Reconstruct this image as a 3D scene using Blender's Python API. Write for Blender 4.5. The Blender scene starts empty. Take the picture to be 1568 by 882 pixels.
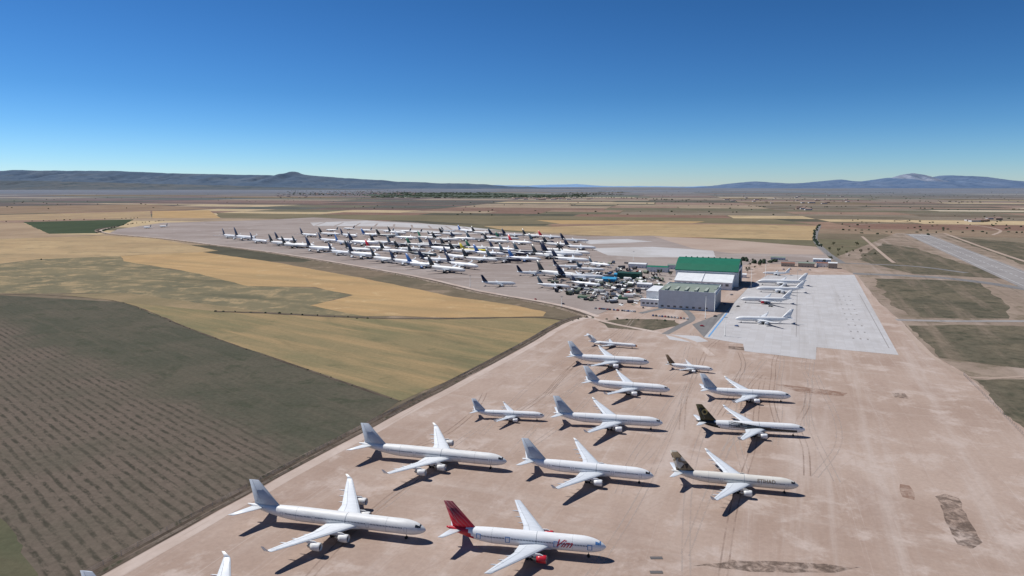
import bpy, bmesh, math, random
from mathutils import Vector, noise, Matrix
from math import sin, cos, tan, radians, pi, atan2, hypot, sqrt
random.seed(7)
sc = bpy.context.scene
F = 1079.0; HZ = 284.0; PT = math.atan((441-HZ)/F); H = 140.0
sP, cP = sin(PT), cos(PT)
def G(x, y, z=0.0):
    """photogrammetry: photo reading -> metres on the level plane at height z"""
    u = (x-784)/F; v = (y-441)/F
    t = (H-z)/(sP+v*cP)
    return (u*t, (cP-v*sP)*t)
AX = radians(68)                       # airport axis
U = Vector((cos(AX), sin(AX), 0)); W = Vector((sin(AX), -cos(AX), 0))
COL = bpy.context.scene.collection
def lin(c):
    c = c/255.0
    return c/12.92 if c <= .04045 else ((c+.055)/1.055)**2.4
K = (1.19, 1.17, 1.10)
def C(r, g, b):
    return (lin(r)/K[0], lin(g)/K[1], lin(b)/K[2], 1)
# ---------------------------------------------------------------- nodes
def newmat(name, col=None, rough=.9, metal=0, spec=.3):
    m = bpy.data.materials.new(name); m.use_nodes = True
    b = m.node_tree.nodes['Principled BSDF']
    b.inputs['Roughness'].default_value = rough
    b.inputs['Metallic'].default_value = metal
    b.inputs['Specular IOR Level'].default_value = spec
    if col: b.inputs['Base Color'].default_value = col
    return m, m.node_tree, b
def nd(nt, t, **kw):
    n = nt.nodes.new(t)
    for k, v in kw.items(): setattr(n, k, v)
    return n
def setin(nt, sock, v):
    if hasattr(v, 'is_output'): nt.links.new(v, sock)
    else: sock.default_value = v
def pos(nt, rot=0, scale=(1, 1, 1), obj=False):
    if obj: s = nd(nt, 'ShaderNodeTexCoord').outputs['Object']
    else: s = nd(nt, 'ShaderNodeNewGeometry').outputs['Position']
    if rot or scale != (1, 1, 1):
        a = nd(nt, 'ShaderNodeMapping'); a.inputs['Rotation'].default_value = (0, 0, -rot)
        nt.links.new(s, a.inputs['Vector'])
        b = nd(nt, 'ShaderNodeMapping'); b.inputs['Scale'].default_value = scale
        nt.links.new(a.outputs[0], b.inputs['Vector']); s = b.outputs[0]
    return s
def noi(nt, vec, scale, detail=5, rough=.6, dist=0):
    n = nd(nt, 'ShaderNodeTexNoise'); nt.links.new(vec, n.inputs['Vector'])
    n.inputs['Scale'].default_value = scale; n.inputs['Detail'].default_value = detail
    n.inputs['Roughness'].default_value = rough; n.inputs['Distortion'].default_value = dist
    return n.outputs[0]
def mr(nt, f, a, b, c=0, d=1, smooth=True):
    n = nd(nt, 'ShaderNodeMapRange'); n.interpolation_type = 'SMOOTHSTEP' if smooth else 'LINEAR'
    nt.links.new(f, n.inputs[0])
    for i, v in enumerate((a, b, c, d)): n.inputs[i+1].default_value = v
    return n.outputs[0]
def mix(nt, f, a, b, blend='MIX'):
    n = nd(nt, 'ShaderNodeMix', data_type='RGBA', blend_type=blend)
    setin(nt, n.inputs[0], f); setin(nt, n.inputs[6], a); setin(nt, n.inputs[7], b)
    return n.outputs[2]
def ma(nt, op, a, b=0.0, c=0.0):
    n = nd(nt, 'ShaderNodeMath', operation=op)
    setin(nt, n.inputs[0], a); setin(nt, n.inputs[1], b); setin(nt, n.inputs[2], c)
    return n.outputs[0]
def grey(nt, f):
    n = nd(nt, 'ShaderNodeCombineColor'); 
    for i in range(3): nt.links.new(f, n.inputs[i])
    return n.outputs[0]
def bump(nt, b, h, d=.1, s=.5):
    n = nd(nt, 'ShaderNodeBump'); n.inputs['Distance'].default_value = d; n.inputs['Strength'].default_value = s
    nt.links.new(h, n.inputs['Height']); nt.links.new(n.outputs[0], b.inputs['Normal'])
def soil(name, c1, c2, big=.008, fine=.25, amp=.3, c3=None, streak=None, rows=None, t3=.6, mask=None, lo=.35, hi=.65, bmp=.3):
    m, nt, b = newmat(name, rough=1, spec=.05)
    p = pos(nt)
    n1 = noi(nt, p, big, 6, .6, .6)
    col = mix(nt, mr(nt, n1, lo, hi), c1, c2)
    if c3:
        n3 = noi(nt, p, big*3.3, 7, .7, .3)
        col = mix(nt, mr(nt, n3, t3-.06, t3+.1), col, c3)
    if streak:
        for ang, along, across, lo_, hi_, cc, am in streak:
            ps = pos(nt, ang, (along, across, 1))
            s = noi(nt, ps, 1, 5, .65, .15)
            col = mix(nt, ma(nt, 'MULTIPLY', mr(nt, s, lo_, hi_), am), col, cc)
    if rows:
        ang, per, cc, am = rows
        w = nd(nt, 'ShaderNodeTexWave', wave_type='BANDS', bands_direction='Y', wave_profile='SIN')
        nt.links.new(pos(nt, ang), w.inputs['Vector'])
        w.inputs['Scale'].default_value = 2*pi/per/20*1.0
        w.inputs['Distortion'].default_value = 1.8; w.inputs['Detail'].default_value = 4
        w.inputs['Detail Scale'].default_value = .8
        br = noi(nt, pos(nt, ang, (.10, .22, 1)), 1, 5, .8)
        f = ma(nt, 'MULTIPLY', mr(nt, w.outputs['Fac'], .4, .95), mr(nt, br, .40, .58))
        f = ma(nt, 'MULTIPLY', f, am)
        if mask:
            c_soil, nx, ny, d0 = mask
            sx = nd(nt, 'ShaderNodeSeparateXYZ'); nt.links.new(p, sx.inputs[0])
            dd = ma(nt, 'ADD', ma(nt, 'MULTIPLY', sx.outputs[0], nx), ma(nt, 'MULTIPLY', sx.outputs[1], ny))
            dd = ma(nt, 'ADD', dd, ma(nt, 'MULTIPLY', ma(nt, 'SUBTRACT', noi(nt, p, .02, 4), .5), 90.))
            mk = mr(nt, dd, d0-14, d0+22)
            patch_ = mr(nt, noi(nt, p, .016, 5, .65), .3, .6, .5, 1.0)
            mk = ma(nt, 'MULTIPLY', mk, patch_)
            col = mix(nt, ma(nt, 'MULTIPLY', mk, .9), col, c_soil)
            f = ma(nt, 'MULTIPLY', f, ma(nt, 'ADD', ma(nt, 'MULTIPLY', mk, .9), .10))
        col = mix(nt, f, col, cc)
    nf = noi(nt, p, fine, 6, .75)
    col = mix(nt, 1.0, col, grey(nt, mr(nt, nf, .25, .75, 1-amp, 1+amp, False)), 'MULTIPLY')
    nt.links.new(col, b.inputs['Base Color'])
    if bmp: bump(nt, b, nf, bmp, .6)
    return m
# ---------------------------------------------------------------- geometry helpers
def obj(name, bm, mats, smooth=False, coll=None):
    me = bpy.data.meshes.new(name); bm.to_mesh(me); bm.free()
    for m in mats: me.materials.append(m)
    if smooth:
        for p in me.polygons: p.use_smooth = True
    o = bpy.data.objects.new(name, me); COL.objects.link(o); return o
def rough_outline(pts, jit):
    out = []; n = len(pts)
    for i in range(n):
        a = Vector(pts[i]).to_2d(); b = Vector(pts[(i+1) % n]).to_2d(); L = (b-a).length
        d = min(a.length, b.length)
        k = max(1, min(60, int(L/max(5., d*.012)))) if jit else 1
        nrm = Vector((-(b-a).y, (b-a).x)).normalized() if L > 0 else Vector((0, 0))
        for j in range(k):
            q = a+(b-a)*(j/k)
            if jit:
                e = noise.noise(Vector((q.x*.02, q.y*.02, 3)))*1.4 + noise.noise(Vector((q.x*.15, q.y*.15, 9)))*.6
                q = q+nrm*jit*e
            out.append(q)
    return out
ZK = [0]
def sheet(name, pts, mat, z, jit=0):
    ZK[0] += 1; z = z+(ZK[0] % 9)*.0015      # never two sheets in one plane
    bm = bmesh.new()
    vs = [bm.verts.new((p[0], p[1], z)) for p in rough_outline(pts, jit)]
    f = bm.faces.new(vs); f.normal_update()
    if f.normal.z < 0: f.normal_flip()
    bmesh.ops.triangulate(bm, faces=bm.faces[:], ngon_method='EAR_CLIP')
    return obj(name, bm, [mat])
def px(l): return [G(*p) for p in l]
def smoothline(pts, step=12):
    P = [Vector((p[0], p[1])) for p in pts]; out = []
    for i in range(len(P)-1):
        p0 = P[max(0, i-1)]; p1 = P[i]; p2 = P[i+1]; p3 = P[min(len(P)-1, i+2)]
        k = max(2, min(40, int((p2-p1).length/step)))
        for j in range(k):
            t = j/k
            out.append(.5*((2*p1)+(-p0+p2)*t+(2*p0-5*p1+4*p2-p3)*t*t+(-p0+3*p1-3*p2+p3)*t**3))
    out.append(P[-1]); return out
def normals(L):
    r = []
    for i in range(len(L)):
        d = (L[min(i+1, len(L)-1)]-L[max(i-1, 0)]).normalized(); r.append(Vector((d.y, -d.x)))
    return r     # right-hand side
def strip(name, pts, width, mat, z, off=0, jit=0, step=12, bm=None, hump=0):
    own = bm is None
    if own: bm = bmesh.new()
    L = smoothline(pts, step); N = normals(L); prev = None
    for i, (p, n) in enumerate(zip(L, N)):
        j = jit*noise.noise(Vector((p.x*.05, p.y*.05, 1)))*2; j2 = jit*noise.noise(Vector((p.x*.05, p.y*.05, 5)))*2
        ws = [-width/2+j, 0, width/2+j2] if hump else [-width/2+j, width/2+j2]
        row = []
        for q, w in enumerate(ws):
            zz = z+(hump*(1+.3*noise.noise(Vector((p.x*.1, p.y*.1, 2)))) if (hump and q == 1) else 0)
            v = p+n*(off+w); row.append(bm.verts.new((v.x, v.y, zz)))
        if prev:
            for q in range(len(row)-1): bm.faces.new((prev[q], prev[q+1], row[q+1], row[q]))
        prev = row
    if own:
        bmesh.ops.recalc_face_normals(bm, faces=bm.faces[:])
        for f in bm.faces:
            if f.normal.z < 0: f.normal_flip()
        return obj(name, bm, [mat])
def addbox(bm, x0, x1, y0, y1, z0, z1, mi=0):
    v = [bm.verts.new(c) for c in ((x0, y0, z0), (x1, y0, z0), (x1, y1, z0), (x0, y1, z0), (x0, y0, z1), (x1, y0, z1), (x1, y1, z1), (x0, y1, z1))]
    for q in ((3, 2, 1, 0), (4, 5, 6, 7), (0, 1, 5, 4), (1, 2, 6, 5), (2, 3, 7, 6), (3, 0, 4, 7)):
        f = bm.faces.new([v[i] for i in q]); f.material_index = mi
    return v
# ================================================================= WORLD / SUN / CAMERA
EL = radians(53); AZ = radians(-60)     # azimuth clockwise from +Y
w = bpy.data.worlds.new("World"); sc.world = w; w.use_nodes = True
nt = w.node_tree; bg = nt.nodes['Background']
sky = nt.nodes.new('ShaderNodeTexSky'); sky.sky_type = 'NISHITA'; sky.sun_disc = False
sky.sun_elevation = EL; sky.sun_rotation = AZ % (2*pi); sky.altitude = 1500
sky.air_density = 1.0; sky.dust_density = .25; sky.ozone_density = 3.0
hs = nt.nodes.new('ShaderNodeGamma'); hs.inputs[1].default_value = 1.35
nt.links.new(sky.outputs[0], hs.inputs[0])
tc = nt.nodes.new('ShaderNodeTexCoord'); sx = nt.nodes.new('ShaderNodeSeparateXYZ'); nt.links.new(tc.outputs['Generated'], sx.inputs[0])
rp = nt.nodes.new('ShaderNodeValToRGB'); nt.links.new(sx.outputs[2], rp.inputs[0])
els = [(0, (.60, .74, 1.0)), (.03, (.48, .69, .95)), (.075, (.36, .60, .84)), (.12, (.29, .54, .75)), (.24, (.25, .51, .69)), (.6, (.50, .66, .76)), (1, (.65, .72, .78))]
while len(rp.color_ramp.elements) < len(els): rp.color_ramp.elements.new(.5)
for e, (p_, c_) in zip(rp.color_ramp.elements, els): e.position = p_; e.color = (*c_, 1)
mm = nt.nodes.new('ShaderNodeMix'); mm.data_type = 'RGBA'; mm.blend_type = 'MULTIPLY'; mm.inputs[0].default_value = 1
nt.links.new(hs.outputs[0], mm.inputs[6]); nt.links.new(rp.outputs[0], mm.inputs[7]); nt.links.new(mm.outputs[2], bg.inputs[0])
bg.inputs[1].default_value = .058
sl = bpy.data.lights.new('sun', 'SUN'); sl.energy = 4.9; sl.angle = radians(.5); sl.color = (1, .975, .94)
so = bpy.data.objects.new('sun', sl); COL.objects.link(so)
sd = Vector((sin(AZ)*cos(EL), cos(AZ)*cos(EL), sin(EL)))
so.rotation_euler = sd.to_track_quat('Z', 'Y').to_euler(); so.location = (0, 0, 400)
cam = bpy.data.cameras.new('camera'); co = bpy.data.objects.new('camera', cam); COL.objects.link(co)
co.location = (0, 0, H); co.rotation_euler = (pi/2-PT, 0, 0)
cam.sensor_width = 36; cam.lens = 36*F/1568; cam.clip_end = 200000; cam.clip_start = 1
sc.camera = co
sc.view_settings.view_transform = 'Standard'; sc.view_settings.look = 'None'; sc.view_settings.exposure = 0

# ================================================================= GROUND
m_base = soil('scrubland', C(128, 112, 92), C(108, 99, 80), .004, .05, .3, C(146, 128, 106), t3=.58)
bm = bmesh.new()
vs = [bm.verts.new(c) for c in ((-80000, -3000, 0), (80000, -3000, 0), (80000, 90000, 0), (-80000, 90000, 0))]
bm.faces.new(vs); obj('ground', bm, [m_base])

# --- far farmland parcels
m, nt, b = newmat('farmland', rough=1, spec=.05)
at = nd(nt, 'ShaderNodeAttribute', attribute_name='Col'); p = pos(nt)
f1 = noi(nt, p, .006, 6, .65); f2 = noi(nt, p, .05, 5, .7)
c = mix(nt, 1.0, at.outputs['Color'], grey(nt, mr(nt, f1, .3, .7, .78, 1.2, False)), 'MULTIPLY')
c = mix(nt, 1.0, c, grey(nt, mr(nt, f2, .25, .75, .8, 1.2, False)), 'MULTIPLY')
nt.links.new(c, b.inputs['Base Color']); m_farm = m
PAL = [((190, 166, 126), 13), ((160, 139, 112), 20), ((132, 104, 87), 22), ((112, 105, 82), 18), ((90, 86, 70), 14), ((80, 90, 64), 4), ((204, 186, 155), 6), ((148, 121, 100), 14)]
pal = [c for c, n in PAL for _ in range(n)]
bm = bmesh.new(); cl = bm.loops.layers.float_color.new('Col')
th = radians(-12)
def rot(a, b): return (a*cos(th)-b*sin(th), a*sin(th)+b*cos(th))
def split(a0, a1, b0, b1):
    cx, cy = rot((a0+a1)/2, (b0+b1)/2); d = hypot(cx, cy); wa, wb = a1-a0, b1-b0
    lim = 120+d*.038
    if wa > lim*random.uniform(2.2, 5) or wb > lim*random.uniform(1.2, 3):
        r = random.uniform(.3, .7)
        if wa/2.2 > wb: k = a0+wa*r; split(a0, k, b0, b1); split(k, a1, b0, b1)
        else: k = b0+wb*r; split(a0, a1, b0, k); split(a0, a1, k, b1)
        return
    if cy < 1500 or abs(cx) > cy*1.1+700: return
    if random.random() < .06: return
    col = random.choice(pal)
    if cx > .25*cy and random.random() < .5: col = random.choice([(120, 108, 88), (134, 120, 100), (112, 98, 80), (142, 122, 100)])
    if cy > 4200 and cx < -.05*cy and random.random() < .6: col = random.choice([(112, 90, 80), (122, 101, 86), (98, 85, 74), (92, 90, 78)])
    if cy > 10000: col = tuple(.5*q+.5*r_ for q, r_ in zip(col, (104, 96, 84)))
    hz = min(.62, max(0, (d-2200)/24000)); hc = (122, 136, 154)  # distance haze painted into each parcel's colour
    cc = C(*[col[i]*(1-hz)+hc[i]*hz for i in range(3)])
    g = min(6, 2+d*.0008); sk = random.uniform(-.03, .03)*wb
    pts = [(a0+g, b0+g), (a1-g, b0+g+sk), (a1-g, b1-g+sk), (a0+g, b1-g)]
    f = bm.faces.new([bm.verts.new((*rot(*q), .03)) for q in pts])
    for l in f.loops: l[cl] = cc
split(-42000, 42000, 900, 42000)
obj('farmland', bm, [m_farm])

# --- named fields on the left and behind
nrm_a = Vector(G(90, 530)); nrm_b = Vector(G(480, 705)); dd = (nrm_b-nrm_a).normalized(); nn = Vector((dd.y, -dd.x))
if nn.x*-1+nn.y*-1 < 0: nn = -nn
m_dark = soil('dark_crop', C(84, 83, 68), C(96, 90, 75), .012, .3, .26, C(77, 78, 62), t3=.56, streak=[(radians(-43), .006, .08, .5, .7, C(104, 95, 80), .5), (radians(-43), .02, .3, .5, .75, C(68, 68, 55), .4)],
              rows=(radians(-43), 5.2, C(60, 59, 48), .85), mask=(C(111, 98, 85), nn.x, nn.y, nn.dot(nrm_a)))
ROADL = [(-330, -200), (-155, 237), G(560, 652), G(700, 580), G(800, 527), G(862, 492)]
sheet('crop_field', [(-1300, -200)]+px([(-500, 452), (0, 452), (190, 463), (310, 510), (460, 561), (612, 614)])+[ROADL[2], ROADL[1], ROADL[0]], m_dark, .06, 1.5)
m_olive = soil('olive_crop', C(126, 118, 86), C(143, 127, 93), .010, .35, .16, C(114, 108, 79), streak=[(radians(-35), .004, .05, .40, .68, C(164, 139, 100), .9), (radians(-50), .006, .02, .5, .7, C(106, 102, 76), .6), (radians(-43), .004, .35, .5, .75, C(112, 106, 76), .35)])
sheet('crop_field', px([(190, 463), (330, 476), (560, 487), (700, 488), (830, 486), (862, 491), (800, 524), (700, 577), (614, 614), (500, 575), (310, 510)]), m_olive, .08, 1.2)
m_or = soil('ripe_crop', C(188, 155, 109), C(176, 145, 103), .008, .3, .12, C(199, 170, 126), streak=[(radians(-25), .003, .03, .42, .68, C(158, 136, 98), .7), (radians(-25), .004, .3, .5, .75, C(168, 138, 98), .5)])
sheet('crop_field', px([(185, 392), (310, 386), (430, 403), (560, 427), (700, 455), (790, 468), (835, 478), (832, 485), (700, 486), (560, 484), (475, 468), (540, 452), (480, 440), (380, 438), (300, 418), (190, 400)]), m_or, .10, 3)
m_gr = soil('green_crop', C(114, 108, 85), C(131, 120, 92), .008, .25, .16, C(164, 143, 107), t3=.53, streak=[(radians(-20), .003, .03, .5, .7, C(98, 95, 75), .75), (radians(-20), .003, .25, .5, .75, C(122, 113, 84), .5)])
sheet('crop_field', px([(-500, 416), (0, 404), (60, 397), (185, 392), (190, 400), (300, 418), (380, 438), (480, 440), (540, 452), (475, 468), (560, 484), (330, 475), (190, 449), (0, 449), (-500, 449)]), m_gr, .09, 4)
m_tan = soil('fallow_field', C(172, 148, 112), C(154, 132, 104), .006, .2, .14, C(186, 162, 124))
sheet('crop_field', px([(90, 451), (200, 449), (330, 468), (410, 478), (330, 477), (190, 463)]), soil('thin_fallow', C(156, 135, 102), C(134, 120, 90), .01, .2, .15), .115, 1.5)
m_po = soil('pale_ripe_crop', C(183, 157, 117), C(170, 144, 107), .005, .1, .12, C(152, 133, 100), t3=.56, streak=[(radians(-10), .002, .02, .45, .7, C(150, 131, 100), .6), (radians(-10), .002, .15, .5, .75, C(196, 170, 130), .5)])
sheet('crop_field', px([(-400, 372), (0, 366), (160, 361), (240, 365), (335, 384), (310, 386), (185, 392), (60, 397), (0, 404), (-400, 412)]), m_po, .10, 3)
m_br = soil('brown_field', C(134, 113, 92), C(148, 127, 102), .005, .1, .14)
sheet('crop_field', px([(-300, 346), (0, 341), (35, 341), (75, 358), (160, 361), (0, 366), (-300, 372)]), soil('stubble_field', C(168, 145, 116), C(150, 128, 102), .005, .1, .14), .08, 3)
m_dg = soil('green_alfalfa', C(72, 82, 58), C(64, 74, 52), .005, .1, .12)
sheet('crop_field', px([(35, 340), (205, 336), (188, 345), (150, 357), (75, 358)]), m_dg, .10, 2)
sheet('crop_field', px([(-300, 334), (0, 329), (230, 323), (232, 334), (0, 338), (-300, 341)]), m_tan, .07, 2)
sheet('crop_field', px([(233, 323), (320, 322), (338, 334), (233, 334)]), m_or, .07, 2)
sheet('crop_field', px([(-300, 322), (0, 316), (230, 313), (330, 320), (230, 322), (0, 328), (-300, 332)]), m_br, .06, 2)
sheet('crop_field', px([(740, 346), (850, 347), (1000, 343), (1160, 344), (1252, 346), (1244, 368), (1100, 364), (950, 362), (850, 357), (770, 352)]), m_po, .07, 3)
m_ol2 = soil('grazed_field', C(126, 115, 90), C(113, 105, 82), .004, .1, .14)
sheet('crop_field', px([(560, 329), (860, 331), (1180, 335), (1250, 344), (1000, 341), (740, 344), (640, 338), (340, 334), (330, 326)]), m_ol2, .06, 3)
sheet('crop_field', px([(820, 337), (1080, 339), (1060, 342), (860, 343)]), m_or, .08, 3)
m_wg = soil('weedy_green', C(88, 89, 67), C(102, 95, 74), .02, .3, .2)
sheet('crop_field', [(-900, 120)]+[G(-60, 760), G(10, 800), G(50, 850), G(90, 900), (-230, 60)]+[(-700, 0)], m_wg, .10, 3)
m_wood = soil('woodland_floor', C(80, 90, 76), C(92, 98, 84), .002, .02, .25, bmp=0)  # greens paled so the colour holds distance haze
sheet('woodland_floor', px([(545, 298), (640, 295), (760, 295), (830, 297), (880, 299.5), (870, 302), (820, 301), (760, 303), (640, 302.5), (575, 301)]), m_wood, .07, 90)

# --- airport bare earth
V0 = C(179, 157, 139); V1 = C(166, 143, 125)
m_dirt = soil('bare_earth', V0, V1, .011, .45, .12, C(190, 171, 155), t3=.55,
              streak=[(AX, .0035, .06, .48, .72, C(192, 175, 160), .7), (AX, .006, .16, .57, .77, C(156, 131, 113), .4), (AX-pi/2, .005, .08, .5, .75, C(189, 171, 155), .45), (AX+.25, .012, .03, .5, .72, C(158, 134, 117), .5), (AX-.4, .01, .9, .58, .75, C(154, 131, 115), .35), (AX+.05, .004, 1.1, .58, .75, C(200, 184, 170), .4)], bmp=.06)
sheet('dirt_apron', [(-330, -200), (110, -160), (295, 384)]+px([(1480, 573), (1432, 546), (1405, 520), (1385, 497), (1345, 462), (1312, 421), (1290, 412), (1262, 405), (1150, 404), (1040, 425), (985, 455), (905, 486), (868, 491)])+[G(800, 527), G(700, 580), G(560, 652), (-155, 237)], m_dirt, .16, .6)
m_store = soil('compacted_gravel', C(162, 149, 138), C(150, 136, 125), .006, .15, .10, C(174, 162, 152), streak=[(AX-pi/2, .004, .05, .5, .72, C(180, 169, 159), .6), (radians(0), .003, .04, .52, .7, C(138, 123, 110), .5)], bmp=0)
STB = [(905, 486), (862, 472), (820, 462), (730, 446), (640, 425), (530, 405), (420, 387), (330, 375), (250, 365), (165, 358)]
sheet('storage_apron', px(STB+[(180, 351), (250, 341), (400, 337), (480, 333), (640, 341), (760, 354), (900, 362), (1000, 361), (1100, 369), (1258, 379), (1270, 396), (1262, 405), (1150, 404), (1040, 425), (985, 455)]), m_store, .14, 2)
m_pale = soil('pale_concrete', C(196, 192, 186), C(182, 176, 168), .01, .2, .08, bmp=0)
for q in ([(475, 341), (560, 338), (690, 345), (770, 353), (700, 352), (600, 347), (480, 346)],
          [(905, 380), (1000, 378), (1092, 384), (1096, 394), (985, 394), (930, 391)],
          [(520, 350), (640, 352), (760, 359), (640, 356)],
          [(880, 368), (960, 366), (1000, 370), (905, 374)]):
    sheet('concrete_pad', px(q), m_pale, .19, 1)
bm = bmesh.new()
for k in range(9):
    a = Vector(G(482+k*30, 345.5+k*.9)); b_ = Vector(G(500+k*26, 339.5+k*1.0)); strip('', [tuple(a), tuple(b_)], 7, None, .215, bm=bm, step=60)
for f in bm.faces:
    f.normal_update()
    if f.normal.z < 0: f.normal_flip()
obj('earth_gaps', bm, [m_store])
m_pink = soil('pinkish_earth', C(180, 160, 142), C(168, 147, 129), .006, .2, .1, bmp=0)
sheet('cleared_ground', px([(1000, 362), (1100, 366), (1250, 378), (1262, 390), (1120, 388), (1060, 380)]), m_pink, .17, 1)
# right side
m_verge = soil('airport_verge', C(158, 140, 122), C(140, 123, 106), .008, .12, .18, C(121, 109, 89), t3=.55, streak=[(AX, .002, .03, .5, .7, C(174, 157, 142), .7), (AX, .003, .08, .55, .7, C(113, 101, 83), .5)])
sheet('airport_verge', [(110, -160), (1100, -160)]+px([(2050, 470), (1440, 357), (1372, 357), (1275, 396), (1262, 405), (1290, 412), (1312, 421), (1345, 462), (1385, 497), (1405, 520), (1432, 546), (1480, 573)])+[(295, 384)], m_verge, .12, 1)
m_scr = soil('dry_scrub', C(94, 89, 73), C(114, 104, 85), .014, .12, .38, C(82, 80, 64), t3=.55, streak=[(AX, .004, .05, .48, .7, C(136, 120, 102), .7)])
for q in ([(1340, 427), (1420, 428), (1500, 433), (1545, 468), (1540, 487), (1460, 489), (1395, 485), (1365, 466)],
          [(1392, 499), (1470, 497), (1568, 500), (1750, 505), (1800, 580), (1568, 565), (1500, 556), (1440, 548), (1412, 522)],
          [(1490, 581), (1568, 582), (1750, 600), (1850, 760), (1568, 655)],
          [(1352, 373), (1400, 380), (1470, 402), (1560, 428), (1480, 424), (1400, 420), (1335, 404), (1312, 396)],
          [(1450, 362), (1568, 372), (1900, 398), (1900, 450), (1640, 425), (1568, 405), (1500, 380)],
          [(915, 492), (960, 488), (1030, 491), (1045, 498), (1000, 506), (935, 502)]):
    sheet('scrub_patch', px(q), m_scr, .19, 5)
m_asph = soil('asphalt', C(124, 121, 117), C(138, 134, 128), .02, .3, .08, streak=[(AX, .003, .2, .5, .7, C(106, 103, 100), .6)], bmp=0)
m_run = soil('runway_surface', C(158, 152, 145), C(146, 140, 134), .02, .2, .09, streak=[(AX, .001, .12, .5, .7, C(128, 122, 117), .6)], bmp=0)
rc = Vector((774, 1057))
def along(s, o=0): 
    v = rc+U.to_2d()*s+W.to_2d()*o; return (v.x, v.y)
strip('runway', [along(-1300), along(1060)], 60, m_run, .24, step=60)
m_paint = newmat('white_paint', (.52, .52, .50, 1), .7)[0]
bm = bmesh.new()
for k in range(-40, 34):
    strip('', [along(k*30), along(k*30+18)], .9, None, .27, step=50, bm=bm)
for o in (-22, 22): strip('', [along(-1300), along(1055)], .8, None, .27, off=o, step=100, bm=bm)
for o in range(-20, 22, 4): strip('', [along(1010), along(1045)], 1.8, None, .275, off=o, step=100, bm=bm)
for f in bm.faces:
    f.normal_update()
    if f.normal.z < 0: f.normal_flip()
obj('runway_markings', bm, [m_paint])
strip('taxiway', px([(1306, 419), (1420, 424), (1500, 432), (1590, 446)]), 23, m_asph, .22)
strip('taxiway', px([(1372, 490), (1460, 492), (1568, 492), (1800, 494)]), 10, m_run, .222)
strip('service_road', px([(1255, 345), (1248, 365), (1264, 385), (1290, 403)]), 12, m_asph, .224)
strip('service_road', px([(1190, 400), (1290, 403), (1400, 408), (1480, 418)]), 12, m_asph, .23)
strip('dirt_track', px([(1320, 362), (1360, 396), (1372, 403)]), 7, m_pink, .234)
strip('dirt_track', px([(1445, 357), (1568, 400), (1700, 430)]), 9, m_pink, .236)
strip('dirt_track', px([(1300, 345), (1380, 341), (1480, 344), (1530, 352), (1520, 360)]), 9, m_pink, .238)
strip('dirt_track', px([(1380, 500), (1400, 520), (1436, 552), (1486, 578), (1568, 577)]), 4, m_pink, .238, jit=.6)
# concrete apron
m, nt, b = newmat('apron_concrete', rough=.9, spec=.2)
p = pos(nt, AX)
br = nd(nt, 'ShaderNodeTexBrick', offset=0); nt.links.new(p, br.inputs['Vector'])
br.inputs['Scale'].default_value = 1; br.inputs['Brick Width'].default_value = 7.5; br.inputs['Row Height'].default_value = 7.5
br.inputs['Mortar Size'].default_value = .06; br.inputs['Color1'].default_value = C(196, 192, 186); br.inputs['Color2'].default_value = C(189, 184, 177)
br.inputs['Mortar'].default_value = C(172, 166, 159)
p0 = pos(nt)
c = mix(nt, 1.0, br.outputs['Color'], grey(nt, mr(nt, noi(nt, p0, .03, 6, .7), .3, .7, .90, 1.05, False)), 'MULTIPLY')
c = mix(nt, ma(nt, 'MULTIPLY', mr(nt, noi(nt, pos(nt, AX, (.004, .07, 1)), 1, 4), .5, .7), .5), c, C(168, 161, 152))
nt.links.new(c, b.inputs['Base Color']); m_conc = m
sheet('concrete_apron', px([(1078, 517), (1106, 484), (1150, 436), (1176, 421), (1308, 421), (1376, 544), (1250, 532), (1249, 551), (1140, 538), (1138, 527)]), m_conc, .24)
sheet('concrete_apron', px([(1018, 512), (1070, 515), (1085, 523), (1060, 525), (1025, 520)]), m_pale, .22)
sheet('asphalt_apron', px([(1060, 497), (1110, 478), (1150, 436), (1106, 484), (1078, 517)]), m_asph, .22)
m_blue = newmat('blue_paint', C(110, 160, 200), .7)[0]
bm = bmesh.new()
strip('', px([(1085, 516), (1113, 480)]), 1.6, None, .28, bm=bm, step=100)
obj('apron_edge_line', bm, [m_blue])
bm = bmesh.new()
e0 = Vector(G(1318, 520)); 
for k in range(9):
    q = e0+U.to_2d()*(k*34)
    for j in range(3):
        a = q+W.to_2d()*(j*6-6); strip('', [tuple(a), tuple(a+U.to_2d()*5)], 1.6, None, .28, bm=bm, step=100)
strip('', [tuple(e0-U.to_2d()*30+W.to_2d()*20), tuple(e0+U.to_2d()*300+W.to_2d()*20)], .7, None, .28, bm=bm, step=100)
strip('', [tuple(e0-U.to_2d()*10-W.to_2d()*55), tuple(e0+U.to_2d()*560-W.to_2d()*55)], .5, None, .28, bm=bm, step=100)
obj('apron_markings', bm, [newmat('worn_marking', C(146, 140, 133), .9)[0]])

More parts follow.
